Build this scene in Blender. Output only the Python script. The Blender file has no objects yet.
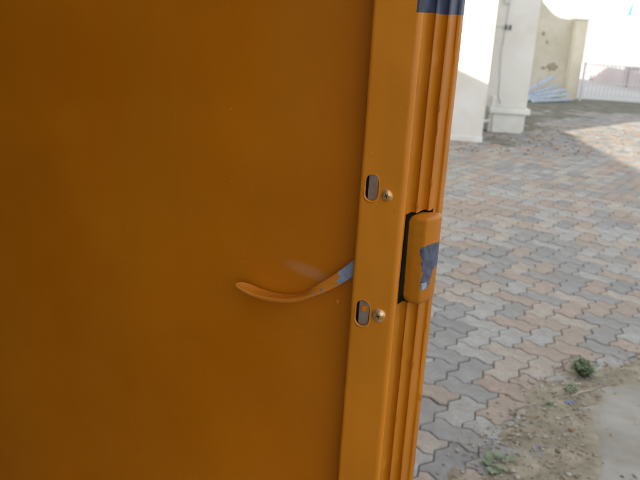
import bpy, bmesh, math, random
from mathutils import Vector, Matrix, noise
random.seed(7)
R = math.radians
S = bpy.context.scene
C = S.collection

# ------------------------------------------------------------------ camera
cam = bpy.data.cameras.new('camera')
co = bpy.data.objects.new('camera', cam)
C.objects.link(co)
cam.sensor_width = 36
cam.lens = 36 * 750 / 640
cam.clip_start = 0.02
cam.clip_end = 2000
co.matrix_world = Matrix.Translation((0, 0, 1.4)) @ Matrix.Rotation(R(90 - 17), 4, 'X') @ Matrix.Rotation(R(3.5), 4, 'Z')
cam.dof.use_dof = True
cam.dof.focus_distance = 0.66
cam.dof.aperture_fstop = 17.0
S.camera = co

# ------------------------------------------------------------------ light
world = bpy.data.worlds.new('World')
S.world = world
world.use_nodes = True
wn = world.node_tree
sky = wn.nodes.new('ShaderNodeTexSky')
sky.sky_type = 'NISHITA'
sky.sun_disc = False
sky.sun_elevation = R(19.5)
sky.sun_rotation = R(225)
sky.air_density = 1.0
sky.dust_density = 1.5
sky.ozone_density = 1.0
# a thin bright cloud veil over the clear sky
veil = wn.nodes.new('ShaderNodeMix')
veil.data_type = 'RGBA'
veil.inputs[0].default_value = 0.55
veil.inputs[7].default_value = (7.0, 6.9, 6.7, 1)
wn.links.new(sky.outputs[0], veil.inputs[6])
wn.links.new(veil.outputs[2], wn.nodes['Background'].inputs[0])
wn.nodes['Background'].inputs[1].default_value = 0.15
sd = bpy.data.lights.new('sun', 'SUN')
sd.energy = 5.0
sd.angle = R(0.5)
sd.color = (1, 0.92, 0.78)
so = bpy.data.objects.new('sun', sd)
C.objects.link(so)
so.rotation_euler = Vector((1, 1, -0.5)).to_track_quat('-Z', 'Y').to_euler()
so.location = (-5, -5, 8)
S.view_settings.view_transform = 'Standard'
S.view_settings.look = 'None'
S.view_settings.exposure = 0.75
S.view_settings.gamma = 1

# ------------------------------------------------------------------ materials
def mat(name, col, rough=0.7, metal=0.0, var=0.0, vscale=5.0, col2=None, bump=0.0, bscale=40.0, coat=0.0,
        coatr=0.1, detail=4.0, dist=0.0, bdist=0.002, obj=True, stretch=None):
    m = bpy.data.materials.new(name)
    m.use_nodes = True
    nt = m.node_tree
    N, L = nt.nodes, nt.links
    b = N['Principled BSDF']
    b.inputs['Base Color'].default_value = (*col, 1)
    b.inputs['Roughness'].default_value = rough
    b.inputs['Metallic'].default_value = metal
    b.inputs['Coat Weight'].default_value = coat
    b.inputs['Coat Roughness'].default_value = coatr
    tc = N.new('ShaderNodeTexCoord')
    mp = N.new('ShaderNodeMapping')
    L.new(tc.outputs['Object'], mp.inputs[0])
    if stretch:
        mp.inputs['Scale'].default_value = stretch
    if col2 is not None or var:
        n = N.new('ShaderNodeTexNoise')
        n.inputs['Scale'].default_value = vscale
        n.inputs['Detail'].default_value = detail
        n.inputs['Distortion'].default_value = dist
        L.new(mp.outputs[0], n.inputs['Vector'])
        r = N.new('ShaderNodeValToRGB')
        c2 = col2 if col2 is not None else tuple(max(0, c * (1 - var)) for c in col)
        r.color_ramp.elements[0].position = 0.35
        r.color_ramp.elements[1].position = 0.65
        r.color_ramp.elements[0].color = (*c2, 1)
        r.color_ramp.elements[1].color = (*col, 1)
        L.new(n.outputs['Fac'], r.inputs[0])
        L.new(r.outputs[0], b.inputs['Base Color'])
        m['ramp'] = r.name
    if bump:
        n2 = N.new('ShaderNodeTexNoise')
        n2.inputs['Scale'].default_value = bscale
        n2.inputs['Detail'].default_value = 5
        L.new(mp.outputs[0], n2.inputs['Vector'])
        bp = N.new('ShaderNodeBump')
        bp.inputs['Strength'].default_value = bump
        bp.inputs['Distance'].default_value = bdist
        L.new(n2.outputs['Fac'], bp.inputs['Height'])
        L.new(bp.outputs[0], b.inputs['Normal'])
    return m

def door_paint(name, band=None, rough=0.33, base=(0.68, 0.205, 0.006), base2=(0.60, 0.172, 0.004), dent=0.3, spec=0.5, coat=0.12, dscale=28, ddist=0.0012):
    """hand-brushed orange enamel: mottled, orange peel, dust specks; an older blue coat shows above the band height"""
    m = bpy.data.materials.new(name)
    m.use_nodes = True
    nt = m.node_tree
    N, L = nt.nodes, nt.links
    b = N['Principled BSDF']
    tc = N.new('ShaderNodeTexCoord')
    def nz(scale, detail=4, stretch=(1, 1, 1), rgh=0.5):
        mp = N.new('ShaderNodeMapping')
        mp.inputs['Scale'].default_value = stretch
        L.new(tc.outputs['Object'], mp.inputs[0])
        n = N.new('ShaderNodeTexNoise')
        n.inputs['Scale'].default_value = scale
        n.inputs['Detail'].default_value = detail
        n.inputs['Roughness'].default_value = rgh
        L.new(mp.outputs[0], n.inputs['Vector'])
        return n.outputs['Fac']
    def ramp(fac, p0, p1, c0, c1):
        r = N.new('ShaderNodeValToRGB')
        r.color_ramp.elements[0].position = p0
        r.color_ramp.elements[1].position = p1
        r.color_ramp.elements[0].color = c0
        r.color_ramp.elements[1].color = c1
        L.new(fac, r.inputs[0])
        return r.outputs[0]
    def mix(f, a, bb):
        x = N.new('ShaderNodeMix')
        x.data_type = 'RGBA'
        L.new(f, x.inputs[0])
        for s, v in ((6, a), (7, bb)):
            if isinstance(v, tuple):
                x.inputs[s].default_value = v
            else:
                L.new(v, x.inputs[s])
        return x.outputs[2]
    W4, B4 = (1, 1, 1, 1), (0, 0, 0, 1)
    col = ramp(nz(7, 3), 0.35, 0.68, (*base2, 1), (*base, 1))
    # faint ochre clouds
    col = mix(ramp(nz(11, 3, (1, 1, 0.35)), 0.35, 0.85, B4, (0.22, 0.22, 0.22, 1)), col, (0.50, 0.24, 0.025, 1))
    if band is not None:
        sx = N.new('ShaderNodeSeparateXYZ')
        L.new(tc.outputs['Object'], sx.inputs[0])
        ad = N.new('ShaderNodeMath'); ad.operation = 'MULTIPLY_ADD'
        L.new(nz(90, 3), ad.inputs[0]); ad.inputs[1].default_value = 0.0018
        L.new(sx.outputs[2], ad.inputs[2])
        gt = N.new('ShaderNodeMath'); gt.operation = 'GREATER_THAN'
        L.new(ad.outputs[0], gt.inputs[0]); gt.inputs[1].default_value = band + 0.0009
        blue = ramp(nz(60, 4), 0.35, 0.7, (0.040, 0.048, 0.085, 1), (0.07, 0.085, 0.14, 1))
        col = mix(gt.outputs[0], col, blue)
    L.new(col, b.inputs['Base Color'])
    rr = ramp(nz(25, 5), 0.3, 0.75, (rough - 0.04,) * 3 + (1,), (rough + 0.06,) * 3 + (1,))
    L.new(rr, b.inputs['Roughness'])
    b.inputs['Specular IOR Level'].default_value = spec
    b.inputs['Coat Weight'].default_value = coat
    b.inputs['Coat Roughness'].default_value = 0.18
    bp = N.new('ShaderNodeBump')
    bp.inputs['Strength'].default_value = 0.35
    bp.inputs['Distance'].default_value = 0.0004
    L.new(nz(260, 3), bp.inputs['Height'])
    bp2 = N.new('ShaderNodeBump')
    bp2.inputs['Strength'].default_value = dent
    bp2.inputs['Distance'].default_value = ddist
    L.new(nz(dscale, 2, (1, 1, 0.4)), bp2.inputs['Height'])
    L.new(bp.outputs[0], bp2.inputs['Normal'])
    L.new(bp2.outputs[0], b.inputs['Normal'])
    return m

ZB = 0.25                      # foot of the door above the ground
M = {}
REFLECTION = ((-0.0908, 0.023, 1.1710 - ZB), (0.035, 0.2, 0.0085), R(11))
M['orange'] = door_paint('orange enamel', rough=0.24)
M['orange_handle'] = door_paint('orange enamel handle', rough=0.27, base=(0.76, 0.26, 0.03), base2=(0.66, 0.21, 0.012))
def painted_reflection(m, c, half, ang, col, amt):
    # soft ellipse mixed into the base colour, standing in for the lever's reflection
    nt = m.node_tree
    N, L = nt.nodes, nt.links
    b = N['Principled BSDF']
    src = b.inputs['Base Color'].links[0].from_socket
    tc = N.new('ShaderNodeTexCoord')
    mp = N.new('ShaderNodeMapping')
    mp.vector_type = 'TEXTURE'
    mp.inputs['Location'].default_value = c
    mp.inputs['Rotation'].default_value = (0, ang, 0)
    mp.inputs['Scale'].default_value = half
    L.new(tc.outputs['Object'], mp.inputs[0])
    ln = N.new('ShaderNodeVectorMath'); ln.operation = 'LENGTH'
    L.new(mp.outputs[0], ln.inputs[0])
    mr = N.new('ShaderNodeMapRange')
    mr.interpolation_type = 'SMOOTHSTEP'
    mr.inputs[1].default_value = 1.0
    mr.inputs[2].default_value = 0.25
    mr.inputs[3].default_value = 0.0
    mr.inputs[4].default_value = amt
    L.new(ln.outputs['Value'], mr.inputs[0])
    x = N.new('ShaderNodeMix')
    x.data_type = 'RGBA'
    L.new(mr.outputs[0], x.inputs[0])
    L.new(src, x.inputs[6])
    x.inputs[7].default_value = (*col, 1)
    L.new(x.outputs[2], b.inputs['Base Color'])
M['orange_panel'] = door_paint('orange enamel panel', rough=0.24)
painted_reflection(M['orange_panel'], REFLECTION[0], REFLECTION[1], REFLECTION[2], (0.64, 0.33, 0.15), 0.42)
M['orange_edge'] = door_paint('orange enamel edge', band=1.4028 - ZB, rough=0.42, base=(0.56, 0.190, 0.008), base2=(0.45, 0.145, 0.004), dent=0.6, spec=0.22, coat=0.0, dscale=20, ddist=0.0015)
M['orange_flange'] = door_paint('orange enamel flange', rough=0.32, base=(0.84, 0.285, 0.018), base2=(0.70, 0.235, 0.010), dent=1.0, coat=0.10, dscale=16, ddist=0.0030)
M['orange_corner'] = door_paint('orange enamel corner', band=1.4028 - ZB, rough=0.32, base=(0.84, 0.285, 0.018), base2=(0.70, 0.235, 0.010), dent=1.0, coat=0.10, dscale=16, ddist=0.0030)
M['blue_chip'] = mat('old blue primer', (0.10, 0.12, 0.19), 0.45, 0.1, col2=(0.05, 0.06, 0.10), vscale=170, bump=0.3, bscale=300, bdist=0.0004)
M['blue_pale'] = mat('pale blue primer', (0.36, 0.42, 0.56), 0.4, 0.0, col2=(0.26, 0.31, 0.42), vscale=220, bump=0.3, bscale=300, bdist=0.0004)
M['steel'] = mat('worn steel', (0.50, 0.47, 0.46), 0.38, 0.5, col2=(0.50, 0.32, 0.20), vscale=120, bump=0.3, bscale=200, bdist=0.0005)
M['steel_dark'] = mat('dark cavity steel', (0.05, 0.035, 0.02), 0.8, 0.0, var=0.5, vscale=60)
M['screw'] = mat('painted screw', (0.85, 0.64, 0.46), 0.20, 0.5, col2=(0.74, 0.40, 0.10), vscale=260, bump=0.4, bscale=400, bdist=0.0004)
M['wall_white'] = mat('white wall paint', (0.88, 0.87, 0.84), 0.9, col2=(0.80, 0.78, 0.72), vscale=1.3, detail=8, bump=0.5, bscale=25, bdist=0.004)
M['box_white'] = mat('white trough', (0.88, 0.88, 0.87), 0.8, col2=(0.78, 0.77, 0.73), vscale=4, detail=8, bump=0.4, bscale=30)
M['wall_cream'] = mat('cream wall paint', (0.80, 0.76, 0.65), 0.9, col2=(0.69, 0.64, 0.53), vscale=1.8, detail=8, bump=0.6, bscale=18, bdist=0.005)
M['pillar_cream'] = mat('cream pillar paint', (0.86, 0.81, 0.66), 0.9, col2=(0.78, 0.72, 0.57), vscale=3, detail=7, bump=0.4, bscale=20)
M['stain'] = mat('brown damp stain', (0.33, 0.27, 0.20), 0.95, col2=(0.50, 0.44, 0.35), vscale=12, detail=6)
M['grey_plastic'] = mat('grey conduit', (0.70, 0.70, 0.69), 0.6, var=0.15, vscale=8)
M['dark_plastic'] = mat('dark clip', (0.12, 0.13, 0.14), 0.6)
M['board_blue'] = mat('pale blue sheet', (0.66, 0.71, 0.78), 0.5, col2=(0.42, 0.50, 0.62), vscale=5, stretch=(1, 6, 6), bump=0.2)
M['gate'] = mat('galvanised gate bars', (0.74, 0.74, 0.78), 0.5, 0.3, var=0.2, vscale=6)
M['far_wall'] = mat('pinkish far wall', (0.56, 0.50, 0.51), 0.9, col2=(0.48, 0.42, 0.43), vscale=1.5, detail=6)
M['far_post'] = mat('far post', (0.46, 0.41, 0.43), 0.9)
M['road'] = mat('pale concrete road', (0.52, 0.51, 0.49), 0.9, col2=(0.45, 0.44, 0.42), vscale=0.8, detail=7)
M['pale_sand'] = mat('pale sandy open land', (0.60, 0.58, 0.54), 0.95, col2=(0.52, 0.50, 0.46), vscale=0.05, detail=6)
M['teal'] = mat('teal cloth', (0.05, 0.38, 0.40), 0.7, var=0.2, vscale=5)
M['pole'] = mat('pale pole', (0.80, 0.80, 0.80), 0.6)
M['leaf'] = mat('weed leaf', (0.14, 0.19, 0.085), 0.65, col2=(0.085, 0.125, 0.05), vscale=30)
M['leaf2'] = mat('pale weed leaf', (0.20, 0.26, 0.15), 0.65, col2=(0.13, 0.18, 0.09), vscale=30)
M['scrap'] = mat('blue litter', (0.16, 0.22, 0.38), 0.4)
M['shed'] = mat('added shed dark brown sheet', (0.07, 0.045, 0.03), 0.7, var=0.3, vscale=3)  # dark so that the added shed dims the left of the door panel
M['roof'] = mat('roof sheet', (0.30, 0.20, 0.16), 0.7, var=0.2, vscale=3)
M['concrete'] = mat('worn concrete', (0.37, 0.36, 0.33), 0.95, col2=(0.25, 0.24, 0.215), vscale=3, detail=9, bump=0.6, bscale=60, bdist=0.004)
M['bed'] = mat('joint sand', (0.20, 0.185, 0.145), 0.95, col2=(0.12, 0.11, 0.08), vscale=5, detail=8, bump=0.5, bscale=150, bdist=0.003)
M['ground'] = mat('dusty ground', (0.20, 0.185, 0.15), 0.95, col2=(0.12, 0.115, 0.09), vscale=1.2, detail=9, bump=0.5, bscale=40, bdist=0.01)
M['dirt'] = mat('dry sandy dirt', (0.37, 0.33, 0.25), 0.97, col2=(0.24, 0.21, 0.155), vscale=14, detail=9, bump=0.9, bscale=110, bdist=0.006)
M['moss'] = mat('mossy grime', (0.22, 0.205, 0.165), 0.97, col2=(0.125, 0.12, 0.085), vscale=5, detail=9, bump=0.6, bscale=60, bdist=0.006)
PAV = []
for k, (a, b_) in enumerate([((0.405, 0.325, 0.275), (0.33, 0.265, 0.22)), ((0.44, 0.395, 0.345), (0.355, 0.315, 0.275)),
                             ((0.315, 0.315, 0.32), (0.24, 0.24, 0.24)), ((0.41, 0.41, 0.405), (0.32, 0.315, 0.305)),
                             ((0.27, 0.275, 0.285), (0.21, 0.21, 0.215)), ((0.385, 0.305, 0.26), (0.31, 0.245, 0.205))]):
    PAV.append(mat('paver tone %s' % 'abcdef'[k], a, 0.88, col2=b_, vscale=9, detail=10, bump=0.7, bscale=120, bdist=0.003))
def grime(m, tint, amt, s1=2.2, s2=17.0):
    # worn-in dirt that runs across neighbouring blocks, laid out in world space
    nt = m.node_tree
    N, L = nt.nodes, nt.links
    b = N['Principled BSDF']
    src = b.inputs['Base Color'].links[0].from_socket
    ge = N.new('ShaderNodeNewGeometry')
    fac = None
    for sc_, lo, hi in ((s1, 0.40, 0.70), (s2, 0.45, 0.75)):
        n = N.new('ShaderNodeTexNoise')
        n.inputs['Scale'].default_value = sc_
        n.inputs['Detail'].default_value = 7
        L.new(ge.outputs['Position'], n.inputs['Vector'])
        mr = N.new('ShaderNodeMapRange')
        mr.inputs[1].default_value = lo
        mr.inputs[2].default_value = hi
        mr.inputs[4].default_value = amt
        L.new(n.outputs['Fac'], mr.inputs[0])
        x = N.new('ShaderNodeMix')
        x.data_type = 'RGBA'
        L.new(mr.outputs[0], x.inputs[0])
        L.new(src, x.inputs[6])
        x.inputs[7].default_value = (*tint, 1)
        src = x.outputs[2]
    L.new(src, b.inputs['Base Color'])
grime(M['wall_white'], (0.66, 0.62, 0.52), 0.30, 0.9, 5.0)
grime(M['box_white'], (0.62, 0.60, 0.52), 0.30, 3.0, 9.0)
grime(M['wall_cream'], (0.58, 0.52, 0.40), 0.45, 1.4, 7.0)
grime(M['pillar_cream'], (0.62, 0.56, 0.42), 0.3, 2.0, 7.0)
grime(M['concrete'], (0.25, 0.225, 0.175), 0.6, 4.0, 11.0)
grime(M['dirt'], (0.20, 0.175, 0.125), 0.5, 6.0, 30.0)
for m_ in PAV:
    grime(m_, (0.25, 0.235, 0.20), 0.36)
    grime(m_, (0.17, 0.155, 0.13), 0.34, 42.0, 130.0)
CLODS = [mat('clod tone %s' % 'abcd'[k], c, 0.95, var=0.3, vscale=60) for k, c in enumerate(
    [(0.33, 0.29, 0.22), (0.22, 0.19, 0.14), (0.45, 0.43, 0.38), (0.30, 0.19, 0.10)])]

# ------------------------------------------------------------------ helpers
def link(name, me, mats, parent=None, loc=None, rotz=None):
    o = bpy.data.objects.new(name, me)
    C.objects.link(o)
    if mats is not None:
        for m in (mats if isinstance(mats, (list, tuple)) else [mats]):
            me.materials.append(m)
    if parent:
        o.parent = parent
    if loc:
        o.location = loc
    if rotz is not None:
        o.rotation_euler[2] = rotz
    return o

def obj(name, bm, mats, parent=None, smooth=None, **k):
    me = bpy.data.meshes.new(name)
    bmesh.ops.recalc_face_normals(bm, faces=bm.faces)
    bm.to_mesh(me)
    bm.free()
    if smooth is not None:
        for p in me.polygons:
            p.use_smooth = True
        me.set_sharp_from_angle(angle=R(smooth))
    return link(name, me, mats, parent, **k)

def tag(o, label, cat, group=None):
    o['label'] = label
    o['category'] = cat
    if group:
        o['group'] = group
    return o

def thing(name, label, cat, loc=(0, 0, 0), rotz=0, group=None):
    o = bpy.data.objects.new(name, None)
    o.empty_display_size = 0.2
    C.objects.link(o)
    o.location = loc
    o.rotation_euler = (0, 0, rotz)
    return tag(o, label, cat, group)

def box(bm, x0, x1, y0, y1, z0, z1, mi=0, bev=0.0):
    v = [bm.verts.new(p) for p in ((x0, y0, z0), (x1, y0, z0), (x1, y1, z0), (x0, y1, z0),
                                   (x0, y0, z1), (x1, y0, z1), (x1, y1, z1), (x0, y1, z1))]
    fs = [bm.faces.new([v[i] for i in q]) for q in ((0, 3, 2, 1), (4, 5, 6, 7), (0, 1, 5, 4), (1, 2, 6, 5), (2, 3, 7, 6), (3, 0, 4, 7))]
    for f in fs:
        f.material_index = mi
    if bev:
        es = list({e for f in fs for e in f.edges})
        bmesh.ops.bevel(bm, geom=es, offset=bev, segments=2, affect='EDGES', profile=0.6)
    return v

def tube(bm, pts, r, n=8, caps=True):
    rings = []
    pts = [Vector(p) for p in pts]
    for i, p in enumerate(pts):
        t = (pts[min(i + 1, len(pts) - 1)] - pts[max(i - 1, 0)]).normalized()
        a = t.orthogonal().normalized() if i == 0 else (pa - t * pa.dot(t)).normalized()
        pa = a
        b = t.cross(a)
        rr = r[i] if isinstance(r, (list, tuple)) else r
        rings.append([bm.verts.new(p + (a * math.cos(2 * math.pi * k / n) + b * math.sin(2 * math.pi * k / n)) * rr) for k in range(n)])
    for i in range(len(rings) - 1):
        for k in range(n):
            bm.faces.new((rings[i][k], rings[i][(k + 1) % n], rings[i + 1][(k + 1) % n], rings[i + 1][k]))
    if caps:
        bm.faces.new(rings[0][::-1])
        bm.faces.new(rings[-1])

def inpoly(x, y, P):
    c = False
    j = len(P) - 1
    for i in range(len(P)):
        if (P[i][1] > y) != (P[j][1] > y) and x < (P[j][0] - P[i][0]) * (y - P[i][1]) / (P[j][1] - P[i][1]) + P[i][0]:
            c = not c
        j = i
    return c

def polydist(x, y, P):
    """signed distance, positive inside"""
    d = 1e9
    for i in range(len(P)):
        ax, ay = P[i - 1]
        bx, by = P[i]
        dx, dy = bx - ax, by - ay
        t = max(0, min(1, ((x - ax) * dx + (y - ay) * dy) / (dx * dx + dy * dy)))
        d = min(d, math.hypot(x - ax - t * dx, y - ay - t * dy))
    return d if inpoly(x, y, P) else -d

def fbm(x, y, z=0.0, s=1.0, o=4):
    return noise.fractal(Vector((x * s, y * s, z)), 1.0, 2.0, o)

# ------------------------------------------------------------------ setting: ground, road
bm = bmesh.new()
box(bm, -150, 150, -60, 600, -0.5, -0.035)
g = obj('ground', bm, M['ground'])
g['kind'] = 'structure'
bm = bmesh.new()
box(bm, 3.0, 60, 15.6, 24.0, -0.30, -0.012)
g = obj('road', bm, M['road'])
g['kind'] = 'structure'

bm = bmesh.new()
box(bm, -150, 150, 24.05, 600, -0.30, -0.010)
g = obj('open_land', bm, M['pale_sand'])
g['kind'] = 'structure'

# paved yard: joint bed + interlocking zigzag pavers in herringbone, turned 34 degrees
bm = bmesh.new()
box(bm, -2.4, 9.0, -1.0, 14.9, -0.20, -0.009)
yard = obj('paved_yard', bm, M['bed'])
yard['kind'] = 'structure'
UN = 0.1125
TH = R(-34)
ORG = Vector((0.49, 2.70))
PA = 0.115

def outline(horizontal):
    """two-cell block outline in cell units, every unit edge an S-shaped zigzag"""
    if horizontal:
        crn = [(0, 0), (1, 0), (2, 0), (2, 1), (1, 1), (0, 1)]
    else:
        crn = [(0, 0), (1, 0), (1, 1), (1, 2), (0, 2), (0, 1)]
    pts = []
    for i in range(6):
        a, b = crn[i], crn[(i + 1) % 6]
        pts.append(Vector(a))
        lo, hi = (a, b) if a < b else (b, a)
        if a[1] == b[1]:
            q = [Vector((lo[0] + 0.27, lo[1] + PA)), Vector((lo[0] + 0.73, lo[1] - PA))]
        else:
            q = [Vector((lo[0] - PA, lo[1] + 0.27)), Vector((lo[0] + PA, lo[1] + 0.73))]
        if a != lo:
            q.reverse()
        pts += q
    return pts

def inset(pts, d):
    out = []
    n = len(pts)
    for i in range(n):
        a, b, c = pts[i - 1], pts[i], pts[(i + 1) % n]
        e1 = (b - a).normalized()
        e2 = (c - b).normalized()
        n1 = Vector((-e1.y, e1.x))
        n2 = Vector((-e2.y, e2.x))
        m = n1 + n2
        if m.length < 1e-6:
            m = n1
        m.normalize()
        out.append(b + m * d / max(0.45, m.dot(n1)))
    return out

def paver_rings(horizontal):
    o = [p * UN for p in outline(horizontal)]
    return [(inset(o, 0.0085), 0.0), (inset(o, 0.0048), -0.0010), (inset(o, 0.0021), -0.0045), (inset(o, 0.0019), -0.022)]

def add_paver(bm, rings, xf, mi):
    vr = [[bm.verts.new(xf(p.x, p.y, z)) for p in pts] for pts, z in rings]
    n = len(vr[0])
    fs = [bm.faces.new(vr[0])]
    for a, b in zip(vr, vr[1:]):
        for k in range(n):
            fs.append(bm.faces.new((a[k], b[k], b[(k + 1) % n], a[(k + 1) % n])))
    for f in fs:
        f.material_index = mi
        f.smooth = False

RING = {h: paver_rings(h) for h in (True, False)}
PM = {}
for h in (True, False):
    cx, cy = (UN, UN / 2) if h else (UN / 2, UN)
    for k in range(6):
        bm = bmesh.new()
        add_paver(bm, RING[h], lambda x, y, z: (x - cx, y - cy, z), 0)
        me = bpy.data.meshes.new('paver')
        bmesh.ops.recalc_face_normals(bm, faces=bm.faces)
        bm.to_mesh(me)
        bm.free()
        me.materials.append(PAV[k])
        PM[h, k] = me

ct, st = math.cos(TH), math.sin(TH)
def tow(x, y):
    return Vector((ORG.x + x * ct - y * st, ORG.y + x * st + y * ct))
tones = [0] * 20 + [1] * 18 + [2] * 25 + [3] * 23 + [4] * 10 + [5] * 9
blocks = []
for i in range(-75, 130):
    for j in range(-60, 130):
        c = (i - j) % 4
        if c not in (0, 3):
            continue
        h = c == 0
        ox, oy = i * UN, j * UN
        cx, cy = (UN, UN / 2) if h else (UN / 2, UN)
        w = tow(ox + cx, oy + cy)
        if not (-1.6 < w.x < 7.5 and 0.2 < w.y < 14.0):
            continue
        if w.y > 13.3 + 0.5 * fbm(w.x, w.y, 3, 0.7):
            continue
        blocks.append((h, w, random.choice(tones), ox, oy))
# the ones that show largest: in view right of the door
def inview(w):
    return w.y > 1.9 and 0.150 * w.y + 0.0 < w.x < 0.475 * w.y + 0.12
vis = sorted([b for b in blocks if inview(b[1])], key=lambda b: b[1].length)
single = vis[:300]
sid = {id(b) for b in single}
random.seed(11)
for h, w, k, ox, oy in single:
    o = bpy.data.objects.new('paver', PM[h, k])
    C.objects.link(o)
    o.parent = yard
    o.location = (w.x, w.y, random.uniform(-0.0025, 0.0025))
    o.rotation_euler = (random.gauss(0, 0.006), random.gauss(0, 0.006), TH + random.gauss(0, 0.006))
bm = bmesh.new()
for b in blocks:
    if id(b) in sid:
        continue
    h, w, k, ox, oy = b
    dz = random.uniform(-0.0025, 0.0025)
    def xf(x, y, z):
        p = tow(ox + x, oy + y)
        return (p.x, p.y, z + dz)
    add_paver(bm, RING[h] if w.y < 6 else RING[h][::2], xf, k)
far = obj('distant_pavers', bm, PAV, parent=yard)
far['kind'] = 'stuff'

# grime over the far pavers and sandy dirt over the near ones: real height fields that dip under the blocks
def heightfield(name, x0, x1, y0, y1, st_, fn, m, kind='structure'):
    bm = bmesh.new()
    nx, ny = int((x1 - x0) / st_), int((y1 - y0) / st_)
    V = [[None] * (ny + 1) for _ in range(nx + 1)]
    Z = {}
    for i in range(nx + 1):
        for j in range(ny + 1):
            x, y = x0 + i * st_, y0 + j * st_
            z = fn(x, y)
            Z[i, j] = z
    for i in range(nx):
        for j in range(ny):
            if max(Z[i, j], Z[i + 1, j], Z[i, j + 1], Z[i + 1, j + 1]) < -0.012:
                continue
            q = []
            for a, b in ((i, j), (i + 1, j), (i + 1, j + 1), (i, j + 1)):
                if V[a][b] is None:
                    V[a][b] = bm.verts.new((x0 + a * st_, y0 + b * st_, Z[a, b]))
                q.append(V[a][b])
            f = bm.faces.new(q)
            f.smooth = True
    me = bpy.data.meshes.new(name)
    bm.to_mesh(me)
    bm.free()
    o = link(name, me, m)
    o['kind'] = kind
    return o

DIRT = [(0.36, 1.5), (0.50, 2.07), (0.57, 2.22), (0.70, 2.42), (0.80, 2.60), (0.93, 2.80), (1.10, 2.90), (1.25, 2.98), (1.52, 3.12), (2.3, 3.6), (2.8, 1.5)]
def dirt_z(x, y):
    d = polydist(x, y, DIRT)
    return max(-0.02, min(0.010, d * 0.10 - 0.004) + 0.011 * fbm(x, y, 1, 6) + 0.005 * fbm(x, y, 5, 32, 4))
heightfield('dirt_patch', 0.25, 2.8, 1.5, 3.8, 0.012, dirt_z, M['dirt'])

def moss_z(x, y):
    d = y - 9.3 - 1.0 * max(0, x - 2.3) - 1.2 * max(0, x - 3.2)
    return max(-0.02, min(0.008, d * 0.006 + 0.0005) - 0.004 + 0.011 * fbm(x, y, 9, 1.6, 5))
heightfield('mossy_ground', 1.0, 8.0, 8.2, 15.4, 0.05, moss_z, M['moss'])

# concrete patch lower right
SL = [(0.86, 1.9), (0.93, 2.15), (0.99, 2.36), (1.07, 2.60), (1.13, 2.72), (1.25, 2.80), (1.38, 2.90), (1.55, 3.00), (2.1, 3.2), (2.1, 1.9)]
def slab_z(x, y):
    d = polydist(x, y, SL)
    e = d + 0.06 * fbm(x, y, 2, 5, 5)
    return max(-0.02, min(0.016, 0.004 + e * 0.28) + 0.004 * fbm(x, y, 4, 6) + 0.002 * fbm(x, y, 7, 30, 3))
heightfield('concrete_patch', 0.78, 2.2, 1.85, 3.3, 0.012, slab_z, M['concrete'])

# pebbles and crumbs on the dirt
random.seed(3)
bm = bmesh.new()
def pebble(bm, x, y, z, r, mi):
    res = bmesh.ops.create_icosphere(bm, subdivisions=1, radius=r)
    sc = Vector((random.uniform(0.7, 1.5), random.uniform(0.7, 1.3), random.uniform(0.35, 0.8)))
    rz = random.uniform(0, 6.3)
    for v in res['verts']:
        p = v.co * random.uniform(0.8, 1.15)
        p = Vector((p.x * sc.x, p.y * sc.y, p.z * sc.z))
        v.co = Vector((p.x * math.cos(rz) - p.y * math.sin(rz) + x, p.x * math.sin(rz) + p.y * math.cos(rz) + y, p.z + z))
    for f in {f for v in res['verts'] for f in v.link_faces}:
        f.material_index = mi
n = 0
while n < 3200:
    x, y = random.uniform(0.4, 2.2), random.uniform(1.7, 3.3)
    d = polydist(x, y, DIRT)
    ds = polydist(x, y, SL)
    if d < -0.10 or (d < 0.02 and random.random() < 0.6) or (ds > 0.0 and random.random() < 0.97):
        continue
    r = random.choice([0.0015, 0.002, 0.002, 0.003, 0.003, 0.004, 0.006]) * random.uniform(0.7, 1.4)
    if random.random() < 0.03:
        r *= 1.9
    z = max(dirt_z(x, y), 0, slab_z(x, y)) + r * 0.2
    pebble(bm, x, y, z, r, random.choices([0, 1, 2, 3], [6, 3, 4, 1])[0])
    n += 1
pb = obj('pebbles', bm, CLODS)
pb['kind'] = 'stuff'
# dry leaf litter and straw on the dirt
bm = bmesh.new()
n = 0
while n < 420:
    x, y = random.uniform(0.4, 2.0), random.uniform(1.8, 3.25)
    if polydist(x, y, DIRT) < -0.04 or (polydist(x, y, SL) > 0.03 and random.random() < 0.9):
        continue
    a, L_, W_ = random.uniform(0, 6.3), random.uniform(0.006, 0.020), random.uniform(0.0012, 0.005)
    z = max(dirt_z(x, y), 0, slab_z(x, y)) + 0.002
    c, s_ = math.cos(a), math.sin(a)
    top_ = [bm.verts.new((x + c * u - s_ * v, y + s_ * u + c * v, z + random.uniform(0, 0.005))) for u, v in ((-L_, 0), (0, -W_), (L_, 0), (0, W_))]
    bot_ = [bm.verts.new((v.co.x, v.co.y, v.co.z - 0.0007)) for v in top_]
    fs = [bm.faces.new(top_), bm.faces.new(bot_[::-1])] + [bm.faces.new((top_[k], bot_[k], bot_[(k + 1) % 4], top_[(k + 1) % 4])) for k in range(4)]
    k = random.choice([0, 2, 2, 3, 1])
    for f in fs:
        f.material_index = k
    n += 1
pb = obj('leaf_litter', bm, CLODS)
pb['kind'] = 'stuff'
# crumbs and dry leaf bits by the white walls
bm = bmesh.new()
for n in range(500):
    x, y = random.uniform(1.2, 4.5), random.uniform(8.3, 11)
    if x < 1.95 and y > 8.9:
        continue
    r = random.uniform(0.006, 0.018)
    pebble(bm, x, y, 0.003, r, random.choice([0, 1, 1, 3]))
pb = obj('scattered_debris', bm, CLODS)
pb['kind'] = 'stuff'

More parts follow.
